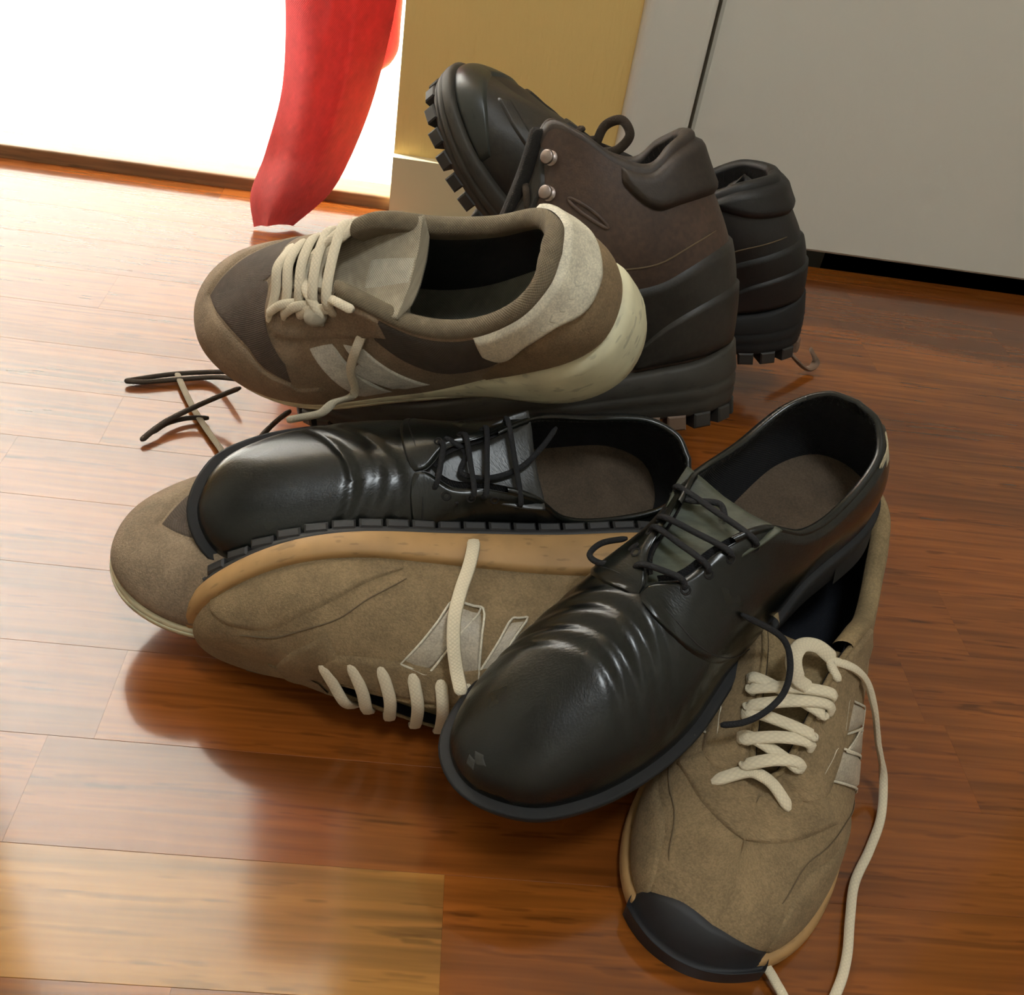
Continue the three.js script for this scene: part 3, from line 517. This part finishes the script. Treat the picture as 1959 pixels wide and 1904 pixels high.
// untied laces of the two black shoes
add('loose_lace', cord([E.k.at(0.705, 0.86, 0.003), ...localPts(E, [[-0.0530, 0.0850, 0.1433], [-0.0411, 0.0860, 0.1473], [-0.0321, 0.0870, 0.1621], [-0.0213, 0.0830, 0.1734], [-0.0125, 0.0820, 0.1800], [-0.0042, 0.0850, 0.1787], [-0.0017, 0.0900, 0.1718], [-0.0026, 0.0940, 0.1633]])], 0.0034, 0.0028, { seg: 8 }), M.blackLace, E);
add('loose_lace', cord([E.k.at(0.3, 0.9, 0.003), V(0.16, 0.082, 0.008), V(0.164, 0.08, -0.003), V(0.15, 0.083, -0.008), V(0.13, 0.087, -0.004), V(0.114, 0.089, 0.008), V(0.1, 0.086, 0.022)], 0.0034, 0.0028, { seg: 8 }), M.blackLace, E);
add('loose_lace', cord([F.k.at(0.7, 0.9, 0.003), ...localPts(F, [[0.0318, 0.1280, 0.2119], [0.0242, 0.1260, 0.2120], [0.0198, 0.1220, 0.2017], [0.0266, 0.1220, 0.1915], [0.0384, 0.1300, 0.1949]])], 0.0034, 0.0028, { seg: 8 }), M.blackLace, F);
add('loose_lace', cord([F.k.at(0.26, 0.5, 0.003), ...localPts(F, [[0.1156, 0.1150, 0.2426], [0.1190, 0.1080, 0.2514], [0.1157, 0.1000, 0.2632], [0.1051, 0.0940, 0.2724], [0.0952, 0.0900, 0.2760], [0.0855, 0.0860, 0.2753]])], 0.0034, 0.0028, { seg: 8 }), M.blackLace, F);
add('loose_lace', cord([F.k.at(0.765, 0.85, 0.003), V(0.136, 0.09, 0.014), V(0.126, 0.088, 0.003), V(0.132, 0.087, -0.006)], 0.0034, 0.0028, { seg: 8 }), M.blackLace, F);

// ------------------------------------------------------------------ the beige sneakers with a letter on the side
function letterSneaker(hand, name, label, pose, o = {}) {
  const g = thing(name, label, 'sneaker', 'beige sneakers'), k = Last({ ...LETTER, hand }); place(g, ...pose); Object.assign(g, { k });
  const up = add('upper', upperGeo(k), M.beige, g);
  // overlaid toe piece, eyestays and foxing
  const seam = (t) => { let a = 0.1, b = 1; for (let i = 0; i < 18; i++) { const m = (a + b) / 2, q = k.at(t, m); if (q.x + 16 * q.z * q.z > 0.257) a = m; else b = m; } return Math.min((a + b) / 2, 0.97); };
  const capLo = (u) => seam(lerp(0.36, 0.64, u));
  add('vamp_overlay', panelGeo(k, 0.36, 0.64, capLo, (u) => Math.min(1, Math.max(capLo(u) + 0.02, curveOf([0, 0.72], [0.1, 0.9], [0.2, 0.99], [0.35, 1], [0.65, 1], [0.8, 0.99], [0.9, 0.9], [1, 0.72])(u))), { th: 0.0015, nt: 70, nv: 12, topRim: false }), M.beigeSide, up);
  for (const s of [1, -1]) {
    const f = (a) => (s > 0 ? a : 1 - a);
    add('eyestay', panelGeo(k, f(0.2), f(0.385), curveOf([0, 0.72], [0.3, 0.66], [0.7, 0.62], [0.9, 0.66], [1, 0.8]), () => 1, { th: 0.0017, nt: 46, nv: 10 }), M.beige, up);
    add('foxing', panelGeo(k, f(0.29), f(0.455), () => 0.02, curveOf([0, 0.06], [0.2, 0.16], [0.5, 0.36], [0.75, 0.46], [0.92, 0.34], [1, 0.1]), { th: 0.0012, nt: 46, nv: 10 }), M.beigeSide, up);
    add('stitching', seamGeo(k, [[f(0.29), 0.11], [f(0.32), 0.23], [f(0.36), 0.41], [f(0.41), 0.51], [f(0.44), 0.45]], 0.0008, 0.0004), M.stitch, up);
    const q = (c, o2) => quadGeo(k, c.map(([t, v]) => [f(t), v]), o2);
    const N = add('side_letter', mergeGeometries((o.letter || LETTER_N).map((c) => q(c, { th: 0.0014, nu: 16, nv: 6 }))), M.letter, up);
    for (const c of (o.letter || LETTER_N)) add('letter_edge', cord([...c, c[0]].flatMap((p, i, a) => (i < a.length - 1 ? [0, 0.33, 0.66].map((w) => [lerp(p[0], a[i + 1][0], w), lerp(p[1], a[i + 1][1], w)]) : [p])).map(([t, v]) => k.at(f(t), v, 0.0012)), 0.0014, 0.001, { nrm: k.normal(f(0.27), 0.5), n: 40, k: 6 }), M.letterRim, N);
  }
  const line = [[0.222, 0.064, 0, 0.01, 0.001], [0.2, 0.07, 0, 0.015, 0.002], [0.18, 0.076, 0, 0.019, 0.004], [0.16, 0.081, 0, 0.022, 0.006], [0.146, 0.084, 0, 0.023, 0.008]];
  add('tongue', tongueGeo(line, 0.008), M.beigeCollar, g);
  for (const r of o.rows) add('lace', laceRow(k, r[0], r[1], r[2], r[3], 0.0072, 0.0034, r[4] ?? 0.004), M.whiteLace, g);
  add('collar', liningGeo(k, 0.5, { roll: () => 0.0056, from: 0, to: 7 }), M.beigeCollar, g);
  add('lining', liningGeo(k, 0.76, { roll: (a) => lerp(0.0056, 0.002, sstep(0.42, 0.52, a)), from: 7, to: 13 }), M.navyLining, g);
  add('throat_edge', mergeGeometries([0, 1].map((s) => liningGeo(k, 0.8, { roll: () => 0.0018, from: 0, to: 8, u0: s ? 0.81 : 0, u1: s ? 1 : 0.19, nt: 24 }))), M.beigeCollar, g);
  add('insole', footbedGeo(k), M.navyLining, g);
  const sole = add('midsole', soleGeo(k, [[0.002, 0], [0.0045, 0.1], [0.0058, 0.5], [0.0052, 0.85], [0.003, 1], [-0.004, 1.02]]), M.tanRubber, g);
  const out = add('outsole', soleGeo(k, [[-0.002, 0, -0.004], [0.002, 0, -0.003], [0.0025, 0, 0], [0.001, 0, 0.001]]), M.lugBlack, g);
  for (let i = 0; i < 46; i++) { const t = (i + 0.5) / 46; add('lug', lugGeo(k, t, 0.0135, 0.006, 0.012, -0.005, 0.0028), M.lugBlack, out); }
  // black toe bumper rising from the sole onto the toe
  const hi = curveOf([0, 0.02], [0.22, 0.26], [0.45, 0.42], [0.7, 0.42], [0.88, 0.25], [1, 0.03]);
  if (o.bumper) add('toe_bumper', grid((u, w) => {
    const t = lerp(0.45, 0.562, u), e = Math.min(1, Math.min(u, 1 - u) * 14);
    if (w < 0.5) { const f = k.flat(t), N = k.outN(t), q = w / 0.5, p = f.addScaledVector(N, 0.0015 + 0.0068 * e); p.y = lerp(k.bottomY(p.x) - 0.007, k.soleTop(p.x) + 0.001, q); return p; }
    const q = (w - 0.5) / 0.5; return k.at(t, hi(u) * q, q > 0.999 ? -0.0005 : e * (0.0026 * Math.sqrt(1 - q * 0.8) + 0.0045 * (1 - q) ** 5));
  }, 40, 20, { flip: hand < 0 }), M.navyRubber, g);
  return g;
}
const LETTER_N = [[[0.308, 0.64], [0.288, 0.7], [0.232, 0.25], [0.253, 0.2]], [[0.253, 0.2], [0.23, 0.25], [0.243, 0.84], [0.264, 0.8]], [[0.25, 0.84], [0.232, 0.83], [0.193, 0.4], [0.206, 0.36]]];
const B = letterSneaker(1, 'beige_sneaker', 'beige suede sneaker tipped on its side, tan midsole and side letter showing', [[0.0931, 0.0717, 0.1339], [-172.3, -4.2, -113.2], 0.93], {
  rows: [[0.38, 0.76, 0.64, 0.9], [0.352, 0.7, 0.655, 0.9], [0.326, 0.68, 0.675, 0.9], [0.3, 0.7, 0.7, 0.9], [0.276, 0.74, 0.725, 0.9], [0.25, 0.8, 0.75, 0.9]],
});
const D = letterSneaker(-1, 'beige_sneaker', 'beige suede sneaker standing on the floor, dark bumper at its toe', [[0.1921, 0.0335, 0.0750], [-111.0, -9.4, -0.2], 0.966], {
  bumper: true, letter: [[[0.355, 0.75], [0.303, 0.17], [0.283, 0.24], [0.325, 0.71]], [[0.318, 0.62], [0.283, 0.24], [0.264, 0.3], [0.285, 0.48]], [[0.31, 0.68], [0.262, 0.32], [0.255, 0.42], [0.283, 0.73]]],
  rows: [[0.392, 0.8, 0.612, 0.74, 0.002], [0.366, 0.9, 0.617, 0.96], [0.347, 0.9, 0.637, 0.96], [0.3, 0.9, 0.68, 0.95], [0.31, 0.86, 0.665, 0.95], [0.37, 0.96, 0.64, 0.9, 0.002], [0.34, 0.96, 0.66, 0.9, 0.002], [0.32, 0.96, 0.69, 0.9, 0.002]],
});
add('lace_loop', cord(localPts(D, [[0.1333, 0.0940, 0.2534], [0.1250, 0.1000, 0.2529], [0.1225, 0.1060, 0.2462], [0.1275, 0.1080, 0.2382], [0.1371, 0.1060, 0.2350], [0.1479, 0.1000, 0.2373]]), 0.0085, 0.0034, { seg: 10, nrm: V(0.3, 1, 0.2) }), M.whiteLace, D);
// long lace ends
add('loose_lace', cord([...localPts(B, [[-0.0382, 0.0940, 0.1610], [-0.0376, 0.1010, 0.1794], [-0.0396, 0.1000, 0.1954], [-0.0429, 0.0960, 0.2096], [-0.0450, 0.0900, 0.2229], [-0.0441, 0.0810, 0.2342], [-0.0412, 0.0720, 0.2433], [-0.0376, 0.0660, 0.2531]])], 0.0076, 0.003, { seg: 8, nrm: V(0, 0, 1) }), M.whiteLace, B);
add('loose_lace', cord([D.k.at(0.285, 0.95, 0.002), ...localPts(D, [[0.1456, 0.1000, 0.2398], [0.1562, 0.0980, 0.2391], [0.1687, 0.0880, 0.2373], [0.1799, 0.0700, 0.2380], [0.1926, 0.0420, 0.2382], [0.2056, 0.0140, 0.2399], [0.2029, 0.0040, 0.2571], [0.1896, 0.0040, 0.2797], [0.1751, 0.0040, 0.3010], [0.1667, 0.0040, 0.3220], [0.1597, 0.0040, 0.3416], [0.1511, 0.0040, 0.3576], [0.1387, 0.0040, 0.3719], [0.1266, 0.0040, 0.3702], [0.1211, 0.0050, 0.3601], [0.1181, 0.0060, 0.3538], [0.1147, 0.0060, 0.3471]])], 0.0052, 0.0036, { seg: 8 }), M.whiteLace, D);

// ------------------------------------------------------------------ the brown boots
function boot(hand, name, label, pose, o = {}) { // o.tab: pull tab at the back
  const g = thing(name, label, o.dark ? 'shoe' : 'boot'), k = Last({ ...(o.dark ? LOW : o.slump ? SLUMP : BOOT), hand }); place(g, ...pose); Object.assign(g, { k });
  const brown = o.slump ? M.bootShade : o.dark ? M.bootOlive : M.bootBrown, olive = o.slump ? M.bootShade : M.bootOlive, pad = o.slump ? M.bootShade : M.bootPad, soleMat = o.slump ? M.blackRubber : M.bootSole;  // slumped boot: shade of its corner is put into near-black colours
  const up = add('upper', upperGeo(k), brown, g);
  add('heel_panel', panelGeo(k, -0.215, 0.215, () => 0.02, curveOf([0, 0.3], [0.2, 0.36], [0.42, 0.46], [0.5, 0.48], [0.58, 0.46], [0.8, 0.36], [1, 0.3]), { th: 0.0022, nt: 80, nv: 14 }), olive, up);
  add('heel_cup', panelGeo(k, -0.13, 0.13, () => 0.02, curveOf([0, 0.08], [0.15, 0.2], [0.35, 0.26], [0.5, 0.27], [0.65, 0.26], [0.85, 0.2], [1, 0.08]), { th: 0.0042, nt: 60, nv: 10 }), olive, up);
  add('collar_pad', panelGeo(k, -0.135, 0.135, curveOf([0, 0.93], [0.2, 0.78], [0.5, 0.72], [0.8, 0.78], [1, 0.93]), () => 1, { th: 0.005, nt: 60, nv: 12, rim: 0.006 }), pad, up);
  add('toe_rand', panelGeo(k, 0.36, 0.64, () => 0.02, curveOf([0, 0.12], [0.2, 0.36], [0.5, 0.6], [0.8, 0.36], [1, 0.12]), { th: 0.002, nt: 60, nv: 12 }), M.bootRand, up);
  for (const s of [1, -1]) {
    const f = (a) => (s > 0 ? a : 1 - a);
    if (o.dark) add('side_rib', panelGeo(k, f(0.26), f(0.43), curveOf([0, 0.3], [0.5, 0.42], [1, 0.5]), curveOf([0, 0.42], [0.5, 0.56], [1, 0.64]), { th: 0.002, nt: 40, nv: 8 }), olive, up);
    add('eyestay', panelGeo(k, f(0.225), f(0.385), curveOf([0, 0.82], [0.4, 0.74], [0.8, 0.74], [1, 0.86]), () => 1, { th: 0.002, nt: 40, nv: 8 }), olive, up);
    if (o.dark) continue;
    add('stitching', seamGeo(k, [[f(0.2), 0.4], [f(0.16), 0.44], [f(0.1), 0.5], [f(0.04), 0.545]], 0.0011, 0.0004), M.stitch, up);
    const em = [], N = 26; for (let i = 0; i < N; i++) { const a = i / N * 2 * Math.PI, c = Math.cos(a), q = Math.sin(a); em.push(k.at(f(0.175 + 0.021 * c + 0.004 * q), 0.702 + 0.022 * c + 0.028 * q, 0.0006)); }
    add('oval_emblem', cord(em, 0.0026, 0.0016, { close: true, n: 60, nrm: k.normal(f(0.175), 0.7) }), brown, up);
    for (const v of [0.9, 0.76]) {
      const t = f(0.214 + (0.9 - v) * 0.03), p = k.at(t, v, 0.002), n = k.normal(t, v), q = new THREE.Quaternion().setFromUnitVectors(V(0, 1, 0), n);
      const h = mergeGeometries([new THREE.LatheGeometry([[0, 0.0065], [0.004, 0.006], [0.0052, 0.0045], [0.0042, 0.003], [0.0022, 0.002], [0.0024, 0], [0.005, -0.001]].map((a) => new THREE.Vector2(...a)), 16)]); h.applyQuaternion(q); h.translate(p.x, p.y, p.z);
      add('lace_hook', h, M.metal, g);
    }
  }
  const line = o.dark ? [[0.226, 0.078, 0, 0.011, 0.002], [0.2, 0.09, 0, 0.018, 0.005], [0.17, 0.103, 0, 0.025, 0.01], [0.14, 0.113, 0, 0.028, 0.013], [0.118, 0.12, 0, 0.028, 0.014]] : [[0.222, 0.079, 0, 0.012, 0.002], [0.19, 0.098, 0, 0.018, 0.005], [0.16, 0.126, 0, 0.021, 0.008], [0.139, 0.16, 0, 0.022, 0.01], [0.126, 0.186, 0, 0.022, 0.012], [0.121, 0.2, 0, 0.021, 0.012]];
  add('tongue', tongueGeo(o.slump ? line.map(([x, y, ...r]) => [x, Math.min(y, 0.126), ...r]) : line, 0.009, 34), M.bootDark, g);
  for (let i = 0; i < 5; i++) { const t = 0.255 + i * 0.026; add('lace', laceRow(k, t, 0.86, 1 - t - (i % 2 ? 0.01 : 0), 0.86, 0.0048, 0.004, 0.003), M.bootLace, g); }
  add('collar', liningGeo(k, 0.46, { roll: () => 0.0062, from: 0, to: 8 }), pad, g);
  add('lining', liningGeo(k, 0.78, { roll: (a) => lerp(0.0062, 0.002, sstep(0.42, 0.52, a)), from: 7, to: 13 }), M.bootDark, g);
  add('insole', footbedGeo(k), M.bootDark, g);
  const tab = k.at(0, 1, 0); if (o.tab) add('pull_tab', cord([V(tab.x - 0.006, tab.y - 0.03, 0), V(tab.x - 0.014, tab.y - 0.008, 0), V(tab.x - 0.011, tab.y + 0.012, 0), V(tab.x + 0.002, tab.y + 0.014, 0), V(tab.x + 0.01, tab.y - 0.004, 0)], 0.013, 0.003, { nrm: V(1, 0.2, 0), seg: 8 }), pad, g);
  const sole = add('midsole', soleGeo(k, [[0.002, 0], [0.005, 0.06], [0.0068, 0.24], [0.0054, 0.29], [0.0074, 0.36], [0.0078, 0.52], [0.006, 0.57], [0.0082, 0.64], [0.0074, (t) => 0.92 + 0.22 * Math.exp(-((Math.min(t, 1 - t) / 0.05) ** 2))], [0.004, (t) => 1.02 + 0.24 * Math.exp(-((Math.min(t, 1 - t) / 0.05) ** 2))], [-0.004, 1.04]]), soleMat, g);
  for (let i = 0; i < 40; i++) { const t = (i + 0.5) / 40; add('lug', lugGeo(k, t, 0.0135, 0.011, 0.02, -0.003, 0.0065), !o.dark && (i % 9 === 3 || i === 4) ? M.bootLugDusty : M.bootLug, sole); }
  return g;
}
const G = boot(-1, 'hiking_boot', 'brown leather hiking boot standing upright with lace hooks and oval emblem', [[0.1448, 0.0795, -0.0416], [-178.3, -11.3, 16.3], 0.966]);
const H = boot(1, 'ankle_boot', 'ankle boot coloured near black for the shade between the brown boot and the white door', [[0.242, 0.055, -0.2], [170, -12, 4], 0.94], { slump: true });
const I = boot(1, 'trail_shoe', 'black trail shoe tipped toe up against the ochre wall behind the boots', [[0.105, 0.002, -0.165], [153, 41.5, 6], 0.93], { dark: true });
// lace loops that stand up from the two rear boots
add('lace_loop', cord([V(0.2, 0.098, 0.004), V(0.208, 0.114, 0.004), V(0.203, 0.13, 0), V(0.19, 0.13, -0.003), V(0.186, 0.114, -0.002), V(0.192, 0.1, 0)], 0.008, 0.0035, { seg: 8, nrm: V(0, 0, 1) }), M.bootLace, I);
add('pull_loop', cord(localPts(H, [[0.1586, 0.1488, -0.2000], [0.1492, 0.1653, -0.2000], [0.1511, 0.1803, -0.2000], [0.1623, 0.1858, -0.2000], [0.1723, 0.1782, -0.2000], [0.1747, 0.1610, -0.2000], [0.1685, 0.1493, -0.2000]]), 0.012, 0.004, { seg: 8, nrm: V(1, 0, 0) }), M.bootShade, H);
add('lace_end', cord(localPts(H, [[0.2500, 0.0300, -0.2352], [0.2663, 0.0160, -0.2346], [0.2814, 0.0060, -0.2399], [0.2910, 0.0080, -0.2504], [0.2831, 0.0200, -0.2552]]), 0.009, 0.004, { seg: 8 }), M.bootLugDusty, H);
Object.assign(shoes, { A, B, C, D, E, F, G, H, I });
// ------------------------------------------------------------------ boot laces and a thin grey-brown strand trailing on the floor
{
  const la = [
    [[-0.2168, 0.0200, -0.0942], [-0.2415, 0.0060, -0.1118], [-0.2684, 0.0040, -0.1056], [-0.2895, 0.0040, -0.0944], [-0.2985, 0.0040, -0.0885], [-0.2882, 0.0040, -0.0893], [-0.2629, 0.0040, -0.0990], [-0.2360, 0.0060, -0.1051], [-0.2117, 0.0200, -0.0845]],
    [[-0.2064, 0.0300, -0.0575], [-0.2220, 0.0200, -0.0583], [-0.2397, 0.0120, -0.0510], [-0.2552, 0.0080, -0.0362], [-0.2632, 0.0060, -0.0232], [-0.2682, 0.0040, -0.0138]],
    [[-0.2286, 0.0040, -0.0514], [-0.2432, 0.0040, -0.0483], [-0.2556, 0.0050, -0.0372], [-0.2622, 0.0060, -0.0221]],
    [[-0.1666, 0.0300, -0.0348], [-0.1772, 0.0140, -0.0436], [-0.1858, 0.0050, -0.0378], [-0.1882, 0.0040, -0.0198], [-0.1875, 0.0040, -0.0056]],
  ];
  for (const [i, p] of la.entries()) add('trailing_strand', cord(localPts(G, p), i === 2 ? 0.003 : 0.0046, 0.004, { seg: 8 }), M.bootLace, G);
  add('trailing_strand', cord(localPts(C, [[-0.2657, 0.0050, -0.1078], [-0.2551, 0.0040, -0.0861], [-0.2411, 0.0040, -0.0594], [-0.2257, 0.0040, -0.0345], [-0.2092, 0.0040, -0.0091], [-0.1993, 0.0040, 0.0094]]), 0.0052, 0.0026, { seg: 8 }), M.greyStrand, C);  // thin grey-brown strand lying flat on the floor
}
// ------------------------------------------------------------------ red cloth hanging in the doorway
{
  const g = thing('hanging_cloth', 'red cloth hanging in the doorway with its tip dragging on the floor', 'cloth');
  const red = phy({ color: RGB(0.82, 0.075, 0.06), map: scaled(weaveMap, 18, 18), bumpMap: scaled(weaveBump, 18, 18), bumpScale: 0.0003, roughness: 0.75, sheen: 0.3, sheenColor: RGB(0.6, 0.1, 0.08), transmission: 0.35, thickness: 0 });
  // outer fold: rows from the top down, each row a pleated line from the left edge to the right edge
  const rows = spl([
    // s, left x, right x, y, z left, z right, bulge
    [0, -0.30, -0.145, 1.6, -0.5, -0.5, 0.02], [0.55, -0.262, -0.131, 0.5, -0.49, -0.5, 0.02], [0.72, -0.246, -0.137, 0.24, -0.485, -0.5, 0.022], [0.82, -0.243, -0.152, 0.13, -0.47, -0.495, 0.024],
    [0.9, -0.256, -0.172, 0.062, -0.445, -0.475, 0.022], [0.95, -0.266, -0.19, 0.028, -0.42, -0.445, 0.018], [1, -0.259, -0.222, 0.002, -0.399, -0.412, 0.004]]);
  const surf = (u, w, off = 0) => { const [x0, x1, y, z0, z1, b] = rows(w), f = u * 2 - 1; return V(lerp(x0, x1, u), y + 0.004 * Math.sin(u * 3) * (w > 0.9 ? 1 : 0), lerp(z0, z1, u) + b * (1 - f * f) + 0.003 * Math.sin(u * 7 + w * 5) * Math.sin(Math.PI * u) + 0.0007 * Math.sin(u * 17 - w * 11) + off); };
  add('front_fold', grid((u, w) => surf(u, w), 60, 120), red, g);
  add('back_fold', grid((u, w) => { const p = surf(u, w); const [, , , z0, z1, b] = rows(w), f = u * 2 - 1; p.z = lerp(z0, z1, u) - 0.7 * b * (1 - f * f) - 0.0015; return p; }, 40, 100), red, g);
  // narrow second fold hanging behind on the wall side
  const r2 = spl([[0, -0.16, -0.136, 1.6, -0.515], [0.6, -0.15, -0.133, 0.5, -0.515], [0.85, -0.152, -0.134, 0.2, -0.512], [0.95, -0.165, -0.14, 0.145, -0.508], [1, -0.178, -0.172, 0.118, -0.503]]);
  add('side_fold', grid((u, w) => { const [x0, x1, y, z] = r2(w); return V(lerp(x0, x1, u), y + 0.01 * u * (w > 0.9 ? (w - 0.9) * 10 : 0), z + 0.012 * Math.sin(Math.PI * u)); }, 14, 70), red, g);
}
renderer.render(scene, camera);
